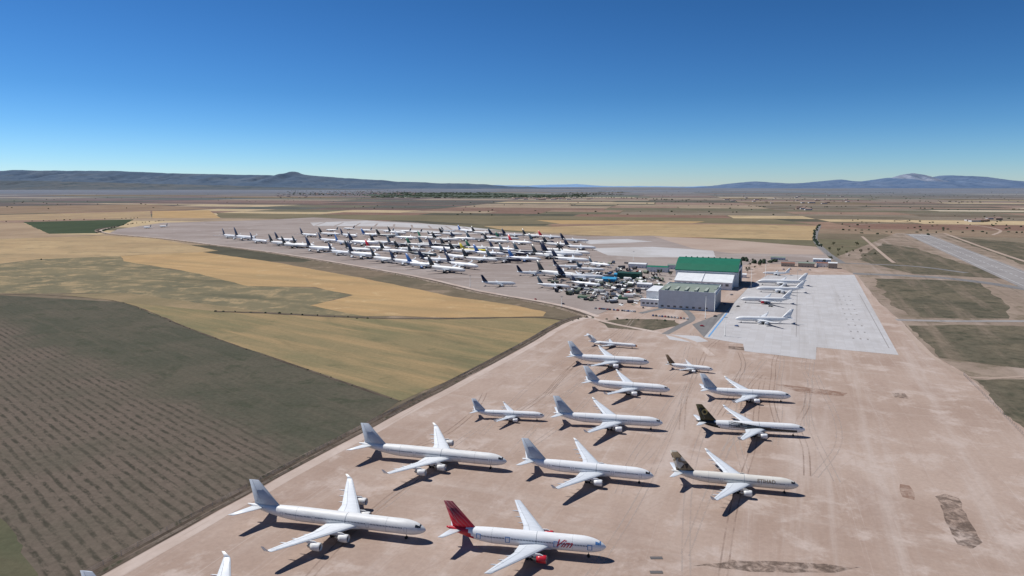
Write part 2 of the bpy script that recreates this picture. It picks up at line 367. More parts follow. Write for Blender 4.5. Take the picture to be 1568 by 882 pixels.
# --- perimeter: track, ditch, berm, fence
PERL = [(-330, -200), (-155, 237), G(560, 652), G(700, 580), G(800, 527), G(858, 494), G(895, 483)]
m_track = soil('pale_track', C(200, 182, 166), C(186, 166, 149), .02, .3, .08, streak=[(AX, .01, .5, .5, .7, C(170, 148, 131), .6)], bmp=0)
m_ditch = soil('ditch_soil', C(80, 70, 60), C(102, 90, 77), .05, .5, .25)
m_berm = soil('berm_soil', C(150, 134, 117), C(128, 112, 96), .05, .6, .25, C(96, 92, 72), t3=.55)
strip('perimeter_track', PERL, 6.5, m_track, .20, off=9.5, jit=.6)
strip('perimeter_ditch', PERL, 2.6, m_ditch, .21, off=1.2, jit=.5)  # flat dark strips: ditch soil with its shadow painted in
strip('perimeter_ditch', PERL, 1.4, m_ditch, .21, off=4.8, jit=.4)
strip('earth_berm', PERL, 3.2, m_berm, .15, off=-1.6, jit=.4, hump=1.0)
strip('earth_berm', PERL, 2.2, m_berm, .15, off=3.2, jit=.3, hump=.6)
P2 = px([(905, 486), (862, 472), (820, 463), (730, 447), (640, 426), (530, 406), (420, 388), (330, 376), (250, 366), (165, 358), (150, 352), (180, 347)])
strip('perimeter_track', P2, 7, m_track, .20, off=9, jit=1)
strip('perimeter_ditch', P2, 7, m_ditch, .21, off=1, jit=1)
strip('earth_berm', P2, 5, m_berm, .15, off=-5, jit=.6, hump=1.6)
strip('dirt_track', px([(868, 492), (820, 486), (700, 488), (560, 487), (410, 480), (330, 477)]), 5, m_ditch, .16, jit=1)
strip('dirt_track', px([(-200, 451), (0, 451), (90, 453), (190, 464), (310, 511), (612, 615)]), 1.6, m_ditch, .16, jit=.8)
strip('dirt_track', px([(895, 483), (930, 494), (1000, 508), (1060, 523), (1090, 545)]), 6, m_track, .23, jit=.6)
strip('dirt_track', px([(980, 480), (1035, 470), (1060, 487), (1040, 500), (1018, 512)]), 7, m_asph, .24)
m_metal = newmat('galvanised_steel', (.35, .36, .37, 1), .5, .7)[0]
def fence(name, pts, off):
    bm = bmesh.new(); L = smoothline(pts, 3.2); N = normals(L); pr = None
    for p, n in zip(L, N):
        q = p+n*off
        addbox(bm, q.x-.05, q.x+.05, q.y-.05, q.y+.05, 0, 2.3)
        if pr is not None:
            for z in (.5, 1.2, 2.2):
                f = bm.faces.new([bm.verts.new(c) for c in ((pr.x, pr.y, z), (q.x, q.y, z), (q.x, q.y, z+.05), (pr.x, pr.y, z+.05))])
        pr = q
    obj(name, bm, [m_metal])
fence('perimeter_fence', PERL, .2)
fence('perimeter_fence', px([(1480, 575), (1568, 663)])+[(236, 237)], 2)

# --- tyre tracks / stains on the dirt apron
def mark_mat(name, col, dens=.5, sc_=.3, amax=1.0, soft=.12):
    m, nt, b = newmat(name, col, 1, spec=.05)
    out = nt.nodes['Material Output']; tr = nd(nt, 'ShaderNodeBsdfTransparent'); mx = nd(nt, 'ShaderNodeMixShader')
    f = noi(nt, pos(nt), sc_, 6, .7, .8)
    nt.links.new(mr(nt, f, dens-soft, dens+soft, 0, amax), mx.inputs[0]); nt.links.new(tr.outputs[0], mx.inputs[1]); nt.links.new(b.outputs[0], mx.inputs[2])
    nt.links.new(mx.outputs[0], out.inputs[0]); return m
mk_l = mark_mat('track_pale', C(196, 180, 165), .5, .04, .6, .2); mk_d = mark_mat('track_dark', C(148, 125, 109), .5, .05, .42, .2)
mk_s = mark_mat('stain', C(108, 93, 81), .52, .22, .75, .18); mk_r = mark_mat('rut', C(152, 115, 93), .5, .15, .6, .2)
ZT = 0
for mat_, n_, nm in ((mk_l, 18, 'tyre_tracks'), (mk_d, 10, 'tyre_tracks')):
    bm = bmesh.new()
    for i in range(n_):
        s0 = random.uniform(-100, 160); o0 = random.uniform(90, 210) if i % 3 else random.uniform(0, 60); ln = random.uniform(120, 360)
        base = Vector((-60, 330)); cv = random.uniform(-6, 6)
        pts = []
        for k in range(5):
            v = base+U.to_2d()*(s0+ln*k/4)+W.to_2d()*(o0+random.uniform(-3, 3)+cv*(k-2)**2*.5); pts.append((v.x, v.y))
        for o in (-1.5, 1.5):
            ZT += 1; strip('', pts, .7, None, .19+.0005*ZT, off=o, bm=bm)
    for f in bm.faces:
        f.normal_update()
        if f.normal.z < 0: f.normal_flip()
    obj(nm, bm, [mat_])
def stain(pts, mat_, z=.226, j=1.2): sheet('ground_stain', px(pts), mat_, z, j)
stain([(1436, 762), (1446, 757), (1470, 764), (1484, 796), (1506, 832), (1488, 842), (1464, 834), (1448, 800)], mk_s, j=2.5)
stain([(1060, 866), (1120, 858), (1240, 862), (1320, 870), (1280, 878), (1150, 876)], mk_s, j=2.5)
stain([(1185, 588), (1240, 594), (1296, 602), (1290, 607), (1220, 600)], mk_r, j=2)
stain([(1366, 602), (1385, 603), (1392, 611), (1370, 609)], mk_s)
stain([(1378, 742), (1392, 744), (1400, 765), (1384, 762)], mk_r, j=2)
stain([(1115, 530), (1140, 532), (1142, 537), (1116, 535)], mk_s, j=.3)
m_pan = newmat('steel_plate', C(104, 99, 95), .7)[0]
for (x, y) in ((1005, 855), (1005, 877), (1003, 906)):
    c0 = G(x, y); 
    bm = bmesh.new(); addbox(bm, -2.2, 2.2, -.8, .8, 0, .12); addbox(bm, -2.35, -.1, -.95, .95, 0, .05); addbox(bm, .1, 2.35, -.95, .95, 0, .06)
    o = obj('drain_cover', bm, [m_pan]); o.location = (*c0, .2)

# ================================================================= HILLS
def hillmat(name, c1, c2, c3=None, s=.0005):  # blue-grey tones carry the aerial haze as base colour
    m = soil(name, c1, c2, s, s*10, .16, c3, t3=.56, bmp=0); return m
def ridge(name, sky_pts, D, depth, mat, rough=.25, seed=0, cols=300):
    bm = bmesh.new(); xs = [p[0] for p in sky_pts]; rows = 20; grid = []; q_ = 13000/D
    for i in range(cols+1):
        x = xs[0]+(xs[-1]-xs[0])*i/cols
        for k in range(len(sky_pts)-1):
            if sky_pts[k][0] <= x <= sky_pts[k+1][0]: break
        (x0, y0), (x1, y1) = sky_pts[k], sky_pts[k+1]; t = (x-x0)/(x1-x0); y = y0+(y1-y0)*t
        y += .9*noise.fractal(Vector((x*.03, seed, 0)), .9, 2, 4)
        crest = max(1, H+(HZ-y)/F*D/cos(PT))
        col = []
        for j in range(rows+1):
            v = j/rows*1.5-1                       # -1 foot .. 0 crest .. .5 back
            dist = D+v*depth; X = (x-784)/F*D/cP
            nz = noise.fractal(Vector((X*.0009*q_, dist*.0009*q_, seed)), .8, 2, 5)
            pr = max(0, 1-abs(v)**1.25) if v < 0 else max(0, 1-(v*1.6)**2)
            gul = 1-rough*abs(noise.fractal(Vector((X*.0025*q_, dist*.0006*q_, seed+4)), .8, 2, 4))*min(1, abs(v)*3)*2
            z = crest*pr*gul + nz*crest*.10*min(1, abs(v)*4)*(1 if pr > 0 else 0)
            col.append(bm.verts.new((X, dist, max(z, -5) if j != 0 else -5)))
        grid.append(col)
    for i in range(cols):
        for j in range(rows): bm.faces.new((grid[i][j], grid[i+1][j], grid[i+1][j+1], grid[i][j+1]))
    return obj(name, bm, [mat], True)
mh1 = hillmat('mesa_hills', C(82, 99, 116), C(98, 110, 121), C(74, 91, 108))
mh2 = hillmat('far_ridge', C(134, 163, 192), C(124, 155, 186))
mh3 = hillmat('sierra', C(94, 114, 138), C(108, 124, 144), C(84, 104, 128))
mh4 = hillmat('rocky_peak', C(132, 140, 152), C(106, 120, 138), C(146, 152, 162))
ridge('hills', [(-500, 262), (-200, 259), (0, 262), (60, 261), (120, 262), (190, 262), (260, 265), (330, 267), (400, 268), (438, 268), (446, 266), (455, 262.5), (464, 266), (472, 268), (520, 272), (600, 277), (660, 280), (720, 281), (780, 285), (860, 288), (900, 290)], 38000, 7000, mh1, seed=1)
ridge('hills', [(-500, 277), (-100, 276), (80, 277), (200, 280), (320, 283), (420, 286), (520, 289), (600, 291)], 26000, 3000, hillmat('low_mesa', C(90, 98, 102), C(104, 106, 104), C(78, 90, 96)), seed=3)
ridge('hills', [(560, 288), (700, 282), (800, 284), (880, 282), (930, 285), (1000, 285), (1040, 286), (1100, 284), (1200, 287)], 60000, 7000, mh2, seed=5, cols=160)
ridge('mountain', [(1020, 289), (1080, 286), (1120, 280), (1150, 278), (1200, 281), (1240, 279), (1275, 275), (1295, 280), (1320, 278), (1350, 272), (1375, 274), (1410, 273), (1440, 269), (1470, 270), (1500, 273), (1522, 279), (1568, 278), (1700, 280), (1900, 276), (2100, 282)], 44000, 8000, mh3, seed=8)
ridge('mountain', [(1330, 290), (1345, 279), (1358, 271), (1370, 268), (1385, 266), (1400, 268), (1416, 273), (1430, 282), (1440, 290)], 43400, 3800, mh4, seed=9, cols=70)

# ================================================================= TREES
m_leaf = soil('distant_foliage', C(72, 82, 64), C(62, 73, 58), .02, .3, .3, bmp=0)  # far woodland haze painted into these greens
def blob(bm, x, y, r, h):
    n = 7; rings = []
    for k, (rr, zz) in enumerate(((.7, .05), (1, .35), (.8, .75), (.35, .98))):
        rings.append([bm.verts.new((x+cos(a*2*pi/n)*r*rr*random.uniform(.7, 1.25), y+sin(a*2*pi/n)*r*rr*random.uniform(.7, 1.25), h*zz*random.uniform(.85, 1.15))) for a in range(n)])
    for k in range(3):
        for a in range(n): bm.faces.new((rings[k][a], rings[k][(a+1) % n], rings[k+1][(a+1) % n], rings[k+1][a]))
    bm.faces.new(rings[3])
bm = bmesh.new()
def tree_area(x0, x1, y0, y1, n, rmin, rmax, hmin=4, hmax=9, thr=-.22):
    for _ in range(n):
        x = random.uniform(x0, x1); y = random.uniform(y0, y1); X, Y = G(x, y)
        if noise.noise(Vector((X*.0012, Y*.0008, 2))) < thr: continue
        blob(bm, X, Y, random.uniform(rmin, rmax), random.uniform(hmin, hmax))
tree_area(570, 750, 294.5, 303, 800, 10, 30, 5, 10, -.15); tree_area(700, 900, 297, 303, 500, 8, 26, 5, 10, -.1); tree_area(860, 960, 294, 299, 150, 8, 24)
tree_area(440, 620, 292, 299, 300, 8, 20); tree_area(1000, 1568, 293, 312, 220, 4, 10, 3, 6); tree_area(0, 700, 296, 320, 90, 3, 7, 3, 6)
tree_area(1280, 1568, 330, 360, 80, 2, 5, 2, 5); tree_area(700, 1300, 306, 330, 70, 3, 7, 3, 6)
def tree_line(pts, sp, r, h, jit=4, pr=.75):
    for p in smoothline(px(pts), sp):
        if random.random() < pr: blob(bm, p.x+random.uniform(-jit, jit), p.y+random.uniform(-jit, jit), r*random.uniform(.5, 1.3), h*random.uniform(.5, 1.3))
tree_line([(480, 297), (600, 301), (740, 303), (900, 302), (1050, 307)], 22, 10, 8)
tree_line([(1085, 312), (1200, 318), (1330, 316), (1480, 322), (1568, 320)], 25, 6, 5, 12, .4)
tree_line([(150, 357), (165, 351), (200, 343), (250, 338)], 14, 3, 2.5)
tree_line([(1255, 344), (1246, 362), (1256, 378)], 9, 3, 4)
tree_line([(1190, 400), (1160, 404), (1140, 399)], 8, 4, 6)
tree_line([(0, 405), (60, 398)], 26, 2, 2, 4, .4); tree_line([(0, 340), (35, 339), (210, 334)], 20, 3, 3, 4, .5)
tree_line([(330, 477), (410, 479), (560, 488)], 14, 1.4, 1.2, 2); tree_line([(190, 464), (310, 511), (612, 614)], 14, .7, .7, 1, .5)
tree_line([(870, 492), (905, 488), (1030, 492)], 9, 1.4, 1.4, 3)
obj('distant_trees', bm, [m_leaf])
m_leaf2 = soil('foliage', C(70, 82, 50), C(54, 66, 42), .4, 2, .35, bmp=0); m_bark = newmat('bark', (.09, .06, .04, 1), 1)[0]
def tree_mesh(seed, h):
    random.seed(seed); bm = bmesh.new()
    def limb(a, b, r0, r1):
        d = (b-a).normalized(); s = d.orthogonal().normalized(); t = d.cross(s); R0 = []; R1 = []
        for k in range(6):
            e = s*cos(k*pi/3)+t*sin(k*pi/3); R0.append(bm.verts.new(a+e*r0)); R1.append(bm.verts.new(b+e*r1))
        for k in range(6): bm.faces.new((R0[k], R0[(k+1) % 6], R1[(k+1) % 6], R1[k])).material_index = 1
    top = Vector((0, 0, h*.55)); limb(Vector((0, 0, 0)), top, h*.035, h*.018)
    cl = []
    for k in range(9):
        e = Vector((random.uniform(-1, 1)*h*.3, random.uniform(-1, 1)*h*.3, h*random.uniform(.45, .92)))
        limb(Vector((0, 0, h*random.uniform(.25, .5))), e, h*.012, h*.005); cl.append((e, h*random.uniform(.12, .2)))
    for e, r in cl:
        for _ in range(60):
            v = Vector([random.gauss(0, .55) for _ in range(3)])*r+e; s = h*.035
            a = Vector([random.uniform(-1, 1) for _ in range(3)]).normalized()*s; b_ = Vector([random.uniform(-1, 1) for _ in range(3)]).normalized()*s
            bm.faces.new([bm.verts.new(v+a), bm.verts.new(v+b_), bm.verts.new(v-a), bm.verts.new(v-b_)])
    me = bpy.data.meshes.new('tree'); bm.to_mesh(me); bm.free(); me.materials.append(m_leaf2); me.materials.append(m_bark); return me
trees = [tree_mesh(s, h) for s, h in ((1, 9), (2, 7), (3, 11))]
random.seed(21)
for (x, y) in [(1148, 408), (1156, 411), (1163, 408), (1145, 418), (1152, 402), (1120, 402), (1262, 403), (1272, 399), (1283, 392), (1296, 388), (1306, 386), (1318, 388), (1330, 384), (1290, 380), (1276, 376), (1340, 391), (1312, 377), (1026, 423), (1010, 422), (1236, 404), (1284, 386), (1300, 393), (1325, 393), (1270, 384)]:
    o = bpy.data.objects.new('tree', random.choice(trees)); COL.objects.link(o); o.location = (*G(x, y), 0); o.rotation_euler[2] = random.uniform(0, 6); s = random.uniform(.6, 1.0); o.scale = (s, s, s)

# ================================================================= AIRLINERS
def paint(name, col, rough=.35, grime=.12):
    m, nt, b = newmat(name, rough=rough, spec=.5)
    p = pos(nt, 0, (.25, 1.2, 1.2), True)
    f = noi(nt, p, 1.0, 6, .7)
    c = mix(nt, 1.0, col, grey(nt, mr(nt, f, .3, .75, 1.0, 1-grime*1.6, False)), 'MULTIPLY')
    nt.links.new(c, b.inputs['Base Color']); return m
mW = paint('white_paintwork', (.84, .84, .83, 1)); mOff = paint('dusty_white_paintwork', (.80, .79, .76, 1), .5, .16)
mWing = paint('wing_grey', (.60, .63, .66, 1), .45, .12); mWingW = paint('wing_pale', (.72, .74, .75, 1), .45, .12)
mFinG = paint('fin_grey', (.42, .46, .52, 1), .5); mRed = paint('red_livery', (.55, .015, .03, 1)); mNavy = paint('navy_livery', (.012, .018, .05, 1))
mBlk = paint('black_livery', (.018, .02, .022, 1)); mYel = paint('yellow_livery', (.75, .62, .03, 1)); mBrown = paint('brown_livery', (.13, .08, .04, 1)); mOrange = paint('orange_livery', (.75, .25, .04, 1))
mTeal = paint('slate_livery', (.05, .08, .11, 1)); mBlue = paint('blue_livery', (.03, .12, .35, 1)); mGrn = paint('green_livery', (.03, .16, .09, 1))
mDark = newmat('dark_glass', (.02, .022, .028, 1), .15, spec=.6)[0]; mTyre = newmat('tyre', (.02, .02, .02, 1), .9)[0]
mMet = newmat('bare_metal', (.45, .44, .42, 1), .4, .8)[0]; mWin = newmat('cabin_window', (.07, .09, .12, 1), .3)[0]
mTape = newmat('blue_tape', (.08, .22, .48, 1), .7)[0]; mLine = newmat('panel_line', (.30, .32, .34, 1), .7)[0]; mGold = newmat('bronze_lettering', (.24, .18, .12, 1), .5)[0]
mRedL = newmat('red_lettering', (.45, .01, .03, 1), .5)[0]
# patterned fins
def fin_pat(name, kind):
    m, nt, b = newmat(name, rough=.4); p = pos(nt, 0, (1, 1, 1), True)
    if kind == 'camo':
        v = nd(nt, 'ShaderNodeTexVoronoi'); v.inputs['Scale'].default_value = .45; nt.links.new(p, v.inputs['Vector'])
        s = nd(nt, 'ShaderNodeSeparateColor'); nt.links.new(v.outputs['Color'], s.inputs[0])
        c = mix(nt, mr(nt, s.outputs[0], .45, .5), (.05, .035, .025, 1), (.24, .18, .11, 1)); c = mix(nt, mr(nt, s.outputs[1], .78, .8), c, (.5, .45, .38, 1))
    elif kind == 'red':
        w_ = nd(nt, 'ShaderNodeTexWave', bands_direction='DIAGONAL'); w_.inputs['Scale'].default_value = .35; w_.inputs['Distortion'].default_value = 2; nt.links.new(p, w_.inputs['Vector'])
        sz = nd(nt, 'ShaderNodeSeparateXYZ'); nt.links.new(p, sz.inputs[0])
        c = mix(nt, mr(nt, sz.outputs[2], 9.0, 16.5), (.70, .02, .04, 1), (.17, .04, .05, 1)); c = mix(nt, ma(nt, 'MULTIPLY', mr(nt, w_.outputs[1], .7, .95), .35), c, (.5, .25, .25, 1))
    else:
        ps = nd(nt, 'ShaderNodeVectorMath', operation='DISTANCE'); nt.links.new(p, ps.inputs[0]); ps.inputs[1].default_value = (-58.8, 0, 12.4)
        c = mix(nt, mr(nt, ps.outputs['Value'], 1.7, 1.9), (.42, .30, .10, 1), (.055, .045, .02, 1)); c = mix(nt, mr(nt, ps.outputs['Value'], 1.0, 1.1), (.05, .04, .02, 1), c)
    nt.links.new(c, b.inputs['Base Color']); return m
PROF = [(0, 0), (.04, .04), (.18, .07), (.42, .072), (.72, .04), (1, .004), (1, -.004), (.72, -.012), (.42, -.034), (.18, -.038), (.04, -.024)]
def loft(bm, secs, mi, cap=True, smooth=True):
    R = [[bm.verts.new(p) for p in s] for s in secs]; n = len(R[0])
    for a, b in zip(R, R[1:]):
        for k in range(n):
            f = bm.faces.new((a[k], a[(k+1) % n], b[(k+1) % n], b[k])); f.material_index = mi; f.smooth = smooth
    if cap:
        for r in (R[0], R[-1]):
            try: f = bm.faces.new(r); f.material_index = mi
            except Exception: pass
def revolve(bm, c, prof, seg, mis, sx=-1):
    prev = None
    for i, (dx, r) in enumerate(prof):
        ring = [bm.verts.new((c[0]+sx*dx, c[1]+cos(k*2*pi/seg)*max(r, .004), c[2]+sin(k*2*pi/seg)*max(r, .004))) for k in range(seg)]
        if prev:
            for k in range(seg):
                f = bm.faces.new((prev[k], prev[(k+1) % seg], ring[(k+1) % seg], ring[k])); f.material_index = mis[i-1]; f.smooth = True
        prev = ring
def wheel(bm, x, y, r, wdt, seg=12):
    A = [bm.verts.new((x+cos(k*2*pi/seg)*r, y-wdt/2, r+sin(k*2*pi/seg)*r)) for k in range(seg)]
    B = [bm.verts.new((x+cos(k*2*pi/seg)*r, y+wdt/2, r+sin(k*2*pi/seg)*r)) for k in range(seg)]
    for k in range(seg): bm.faces.new((A[k], A[(k+1) % seg], B[(k+1) % seg], B[k])).material_index = 8
    bm.faces.new(A).material_index = 8; bm.faces.new(B[::-1]).material_index = 8
def jet(L, R, span, eng=2, body=None, wing=None, fin=None, nac=None, acc=None, thr=None, detail=2, winglet=True, wx=.34, engr=1.5, ttail=False, text=None, tape=False, stripe=None, letter=None, nosecol=None, finh=None, lip=5):
    body = body or mW; wing = wing or mWing; fin = fin or body; nac = nac or body; acc = acc or body
    bm = bmesh.new(); k_ = R/2.82; Hc = R+2.05*k_ if not ttail else R+1.1
    xn = 3.3*R; xt = .67*L; SEG = {2: 28, 1: 12, 0: 8}[detail]
    def rz(x):
        if x < xn:
            q = 1-x/xn; return R*(1-q**2.3)**.62, -.20*R*q**1.6
        if x > xt:
            t = (x-xt)/(L-xt); return R*(1-.9*t**1.75), R*.62*t**1.9
        return R, 0
    st = [s*R for s in ((.003, .03, .1, .25, .5, .8, 1.15, 1.6, 2.2, 2.8, 3.3) if detail == 2 else (.01, .2, .8, 1.8, 3.3))]
    nm = 14 if detail == 2 else 2; st += [xn+(xt-xn)*(i+1)/nm for i in range(nm)]; ntl = 18 if detail == 2 else 5; st += [xt+(L-xt)*(i+1)/ntl for i in range(ntl)]
    rings = []
    for x in st:
        r, zc = rz(x); rings.append([bm.verts.new((-x, cos(a*2*pi/SEG)*r, Hc+zc+sin(a*2*pi/SEG)*r)) for a in range(SEG)])
    for i in range(len(st)-1):
        for k in range(SEG):
            f = bm.faces.new((rings[i][k], rings[i][(k+1) % SEG], rings[i+1][(k+1) % SEG], rings[i+1][k])); f.smooth = True
            xm = (st[i]+st[i+1])/2; zz = f.calc_center_median().z-Hc
            if thr and xm+(-zz*.9) > thr*L: f.material_index = 7
            if nosecol and xm < .9*R: f.material_index = 7
    bm.faces.new(rings[0]); bm.faces.new(rings[-1][::-1])
    def patch(x0, x1, a0, a1, mi, side, nx=1, na=1, eps=.02):
        g = []
        for i in range(nx+1):
            x = x0+(x1-x0)*i/nx; r, zc = rz(x); row = []
            for j in range(na+1):
                a = a0+(a1-a0)*j/na; row.append(bm.verts.new((-x, side*(r+eps)*cos(a), Hc+zc+(r+eps)*sin(a))))
            g.append(row)
        for i in range(nx):
            for j in range(na): bm.faces.new((g[i][j], g[i+1][j], g[i+1][j+1], g[i][j+1])).material_index = mi
    # fairing
    fs = []
    for i in range(9):
        t = i/8; x = -(wx-.045)*L-t*.30*L; q = max(.12, sin(pi*t)**.5)
        fs.append([(x, cos(a*2*pi/SEG)*R*1.10*q, Hc-.52*R+sin(a*2*pi/SEG)*R*.66*q) for a in range(SEG)])
    loft(bm, fs, 1)
    # wings
    S = span/2; wz = Hc-.5*R; dih = tan(radians(5.5)); sw = tan(radians(32.5 if not ttail else 27)); rc_ = .20*L if not ttail else .14*L
    rc_ = min(rc_, S*.43); X0 = -wx*L
    def LE(y): return X0-(y-.0)*sw
    for sd_ in (1, -1):
        def sec(y, c, th, z=None, xl=None):
            zz = wz+y*dih if z is None else z; x0 = LE(y) if xl is None else xl
            return [(x0-a*c, sd_*y, zz+b*c*th) for a, b in PROF]
        yk = S*.36; tipc = S*.085; ck = S*.245
        secs = [sec(0, rc_, 1.1), sec(R*.9, rc_*.93, 1.1), sec(yk, ck, .95), sec(S*.7, (ck+tipc)/2*.97, .9), sec(S*.985, tipc, .85)]
        if winglet: secs += [sec(S, tipc*.8, .7, wz+S*dih+.35, LE(S)-.25), sec(S*1.008, tipc*.42, .6, wz+S*dih+S*.062, LE(S)-tipc*.85)]
        loft(bm, secs, 1)
        if detail == 2:
            for yy in (S*.26, S*.44, S*.58, S*.72):
                cc = ck+(tipc-ck)*(yy-yk)/(S-yk) if yy > yk else ck+(rc_-ck)*(yk-yy)/yk
                xx = LE(yy)-cc*.62; zz = wz+yy*dih-.28
                revolve(bm, (xx, sd_*yy, zz), [(0, 0), (.6, .22), (2, .30), (3.6, .2), (4.6, 0)], 6, [1]*5)
            def wq(y, c):     # point on the upper skin at chord fraction c
                cc = ck+(tipc-ck)*(y-yk)/(S-yk) if y > yk else ck+(rc_*.93-ck)*(yk-y)/(yk-R*.9)
                for (a0_, b0_), (a1_, b1_) in zip(PROF[:6], PROF[1:6]):
                    if a0_ <= c <= a1_: zb_ = b0_+(b1_-b0_)*(c-a0_)/(a1_-a0_); break
                return Vector((LE(y)-c*cc, sd_*y, wz+y*dih+zb_*cc+.03))
            for c_ in (.12, .70):
                ys = [R*1.05+(S*.93-R*1.05)*i/12 for i in range(13)]
                for ya, yb in zip(ys, ys[1:]):
                    a_, b_ = wq(ya, c_), wq(yb, c_); bm.faces.new([bm.verts.new(q) for q in (a_, b_, b_+Vector((-.12, 0, .0)), a_+Vector((-.12, 0, .0)))]).material_index = 6
            for y_ in (S*.36, S*.66):
                a_, b_ = wq(y_, .70), wq(y_, .97); bm.faces.new([bm.verts.new(q) for q in (a_, b_, b_+Vector((0, .12, .0)), a_+Vector((0, .12, .0)))]).material_index = 6
        # stabiliser
        zs = Hc+.42*R; hs_ = .155*L if not ttail else .13*L; xs = -.885*L
        if ttail: zs = Hc+R+5.0; xs = -.955*L
        loft(bm, [[(xs-a*.085*L, sd_*0, zs+b*.085*L*.8) for a, b in PROF], [(xs-hs_*.62-a*.034*L, sd_*hs_, zs+hs_*(.10 if not ttail else 0)+b*.034*L*.7) for a, b in PROF]], 1)
        # engines
        if ttail:
            revolve(bm, (-.74*L, sd_*(R+.95), Hc+.35), [(.5, 0), (.5, .6), (0, .7), (.15, .85), (1.5, .9), (4.2, .78), (5.2, .6), (5.2, 0)], 14, [4, 3, 3, 3, 3, 3, 5])
            addbox(bm, -.74*L-3.4, -.74*L-1.4, min(sd_*(R-.5), sd_*(R+.4)), max(sd_*(R-.5), sd_*(R+.4)), Hc+.2, Hc+.5, 0)
        else:
            for yf in ((.325,) if eng == 2 else (.30, .60)):
                ye = S*yf; zw = wz+ye*dih; ze = zw-1.2*engr-.15; xe = LE(ye)+engr*2.9
                pr = [(.55, 0), (.5, .80), (.1, .84), (0, .90), (.1, .96), (.6, 1.02), (1.7, 1.0), (2.6, .86), (2.62, .62), (3.4, .45), (3.42, .32), (3.9, 0)]
                revolve(bm, (xe, sd_*ye, ze), [(a*engr, r*engr) for a, r in pr], 20 if detail == 2 else 8, [4, 3, lip, lip, 3, 3, 3, 5, 5, 5, 5])
                lo_ = [(xe-.7*engr, ze+.9*engr), (xe-3.3*engr, ze+.55*engr)]; hi_ = [(xe-1.7*engr, zw+.10), (xe-4.8*engr, zw-.1)]
                a_ = [(lo_[0][0], sd_*ye-.2, lo_[0][1]), (lo_[1][0], sd_*ye-.2, lo_[1][1]), (hi_[1][0], sd_*ye-.2, hi_[1][1]), (hi_[0][0], sd_*ye-.2, hi_[0][1])]
                loft(bm, [a_, [(x, y+.4, z) for x, y, z in a_]], 0, smooth=False)
    # fin
    fh = finh or (3.35*R if not ttail else 5.2); zb = Hc+R*.62
    rl, rcd, tcd = (-.80*L, .155*L, .058*L) if not ttail else (-.80*L, .14*L, .11*L)
    swf = .92 if not ttail else 1.0
    if detail == 1 and not ttail: swf = min(.92, .155*L/ (fh))
    tot = fh+R*.38
    def fsec(t, c, xl): return [(xl-a*c, b*c*.75, zb+t*tot) for a, b in [(0, 0), (.1, .05), (.35, .07), (.7, .045), (1, .005), (1, -.005), (.7, -.045), (.35, -.07), (.1, -.05)]]
    S0 = [fsec(0, rcd*1.02, rl), fsec(.16, rcd*.90, rl-.16*tot*swf), fsec(1, tcd, rl-tot*swf)]
    loft(bm, S0, 2)
    if detail == 2:
        for sd_ in (1, -1):       # rudder hinge line
            q0 = Vector((rl-.18*tot*swf-rcd*.88*.68, sd_*(rcd*.88*.036+.03), zb+.18*tot)); q1 = Vector((rl-tot*swf*.98-tcd*.70, sd_*(tcd*.036+.03), zb+.98*tot))
            bm.faces.new([bm.verts.new(q) for q in (q0, q1, q1+Vector((-.1, 0, 0)), q0+Vector((-.1, 0, 0)))]).material_index = 6
    # gear
    if detail >= 1:
        ws = .68*k_ if not ttail else .5
        def strut(x, y, r, top):
            loft(bm, [[(x+cos(a)*r, y+sin(a)*r, z) for a in [i*pi/3 for i in range(6)]] for z in (ws, top)], 5)
        strut(-.105*L, 0, .13, Hc-R*.7)
        for y in (-.35, .35): wheel(bm, -.105*L, y, ws*.75, .3)
        xm = X0-rc_*.72; ym = 1.85*R
        for sd_ in (1, -1):
            strut(xm, sd_*ym, .2, wz+.5)
            for dx in ((-.85, .85) if R > 2.3 else (0,)):
                for dy in (-.6, .6): wheel(bm, xm+dx*k_, sd_*ym+dy*k_, ws, .45*k_)
            if detail == 2: addbox(bm, xm-.9, xm+.9, sd_*(ym+.9*k_)-.04, sd_*(ym+.9*k_)+.04, ws*1.7, wz+.3, 0)
    if detail == 2:
        for sd_ in (1, -1):
            # windows
            x = .115*L; a0 = math.asin(.22); da = .22/R; doors = [.095*L, .30*L, .60*L, .785*L] if R > 2.3 else [.10*L, .30*L, .55*L, .80*L]
            while x < .765*L:
                if all(abs(x-d) > 1.0 for d in doors): patch(x-.17, x+.17, a0-da, a0+da, 9, sd_)
                x += .60
            for d in doors:
                w2 = .58; h0, h1 = -.85/R, 1.05/R; t_ = .10 if not tape else .3; mi = 10 if tape else 6
                if tape: w2 = .95; h1 = 1.4/R; h0 = -1.0/R
                for (xa, xb, aa, ab) in ((d-w2, d-w2+t_, h0, h1), (d+w2-t_, d+w2, h0, h1), (d-w2+t_, d+w2-t_, h1-t_/R, h1), (d-w2+t_, d+w2-t_, h0, h0+t_/R)):
                    patch(xa, xb, aa, ab, mi, sd_, 1, 4)
            # cockpit
            for (xa, xb) in ((.62*R, .80*R), (.82*R, 1.02*R), (1.04*R, 1.30*R)):
                patch(xa, xb, radians(40 if xa < .7*R else 34), radians(64), 10 if tape else 4, sd_, 2, 4)
            patch(.62*R, .80*R, radians(66), radians(89), 10 if tape else 4, sd_, 2, 3)
            if stripe:
                for i in range(30):
                    x0 = L*(.08+.62*i/30); x1 = L*(.08+.62*(i+1)/30); t = i/30
                    patch(x0, x1, -.65+.5*t*t, -.10+1.6*t*t, 7, sd_, 1, 5, .012)
            patch(.42*L, .4235*L, -.4, 1.5, 6, sd_, 1, 8); patch(.2*L, .2015*L, -.9, 1.5, 6, sd_, 1, 8); patch(.7*L, .7015*L, -.9, 1.5, 6, sd_, 1, 8)
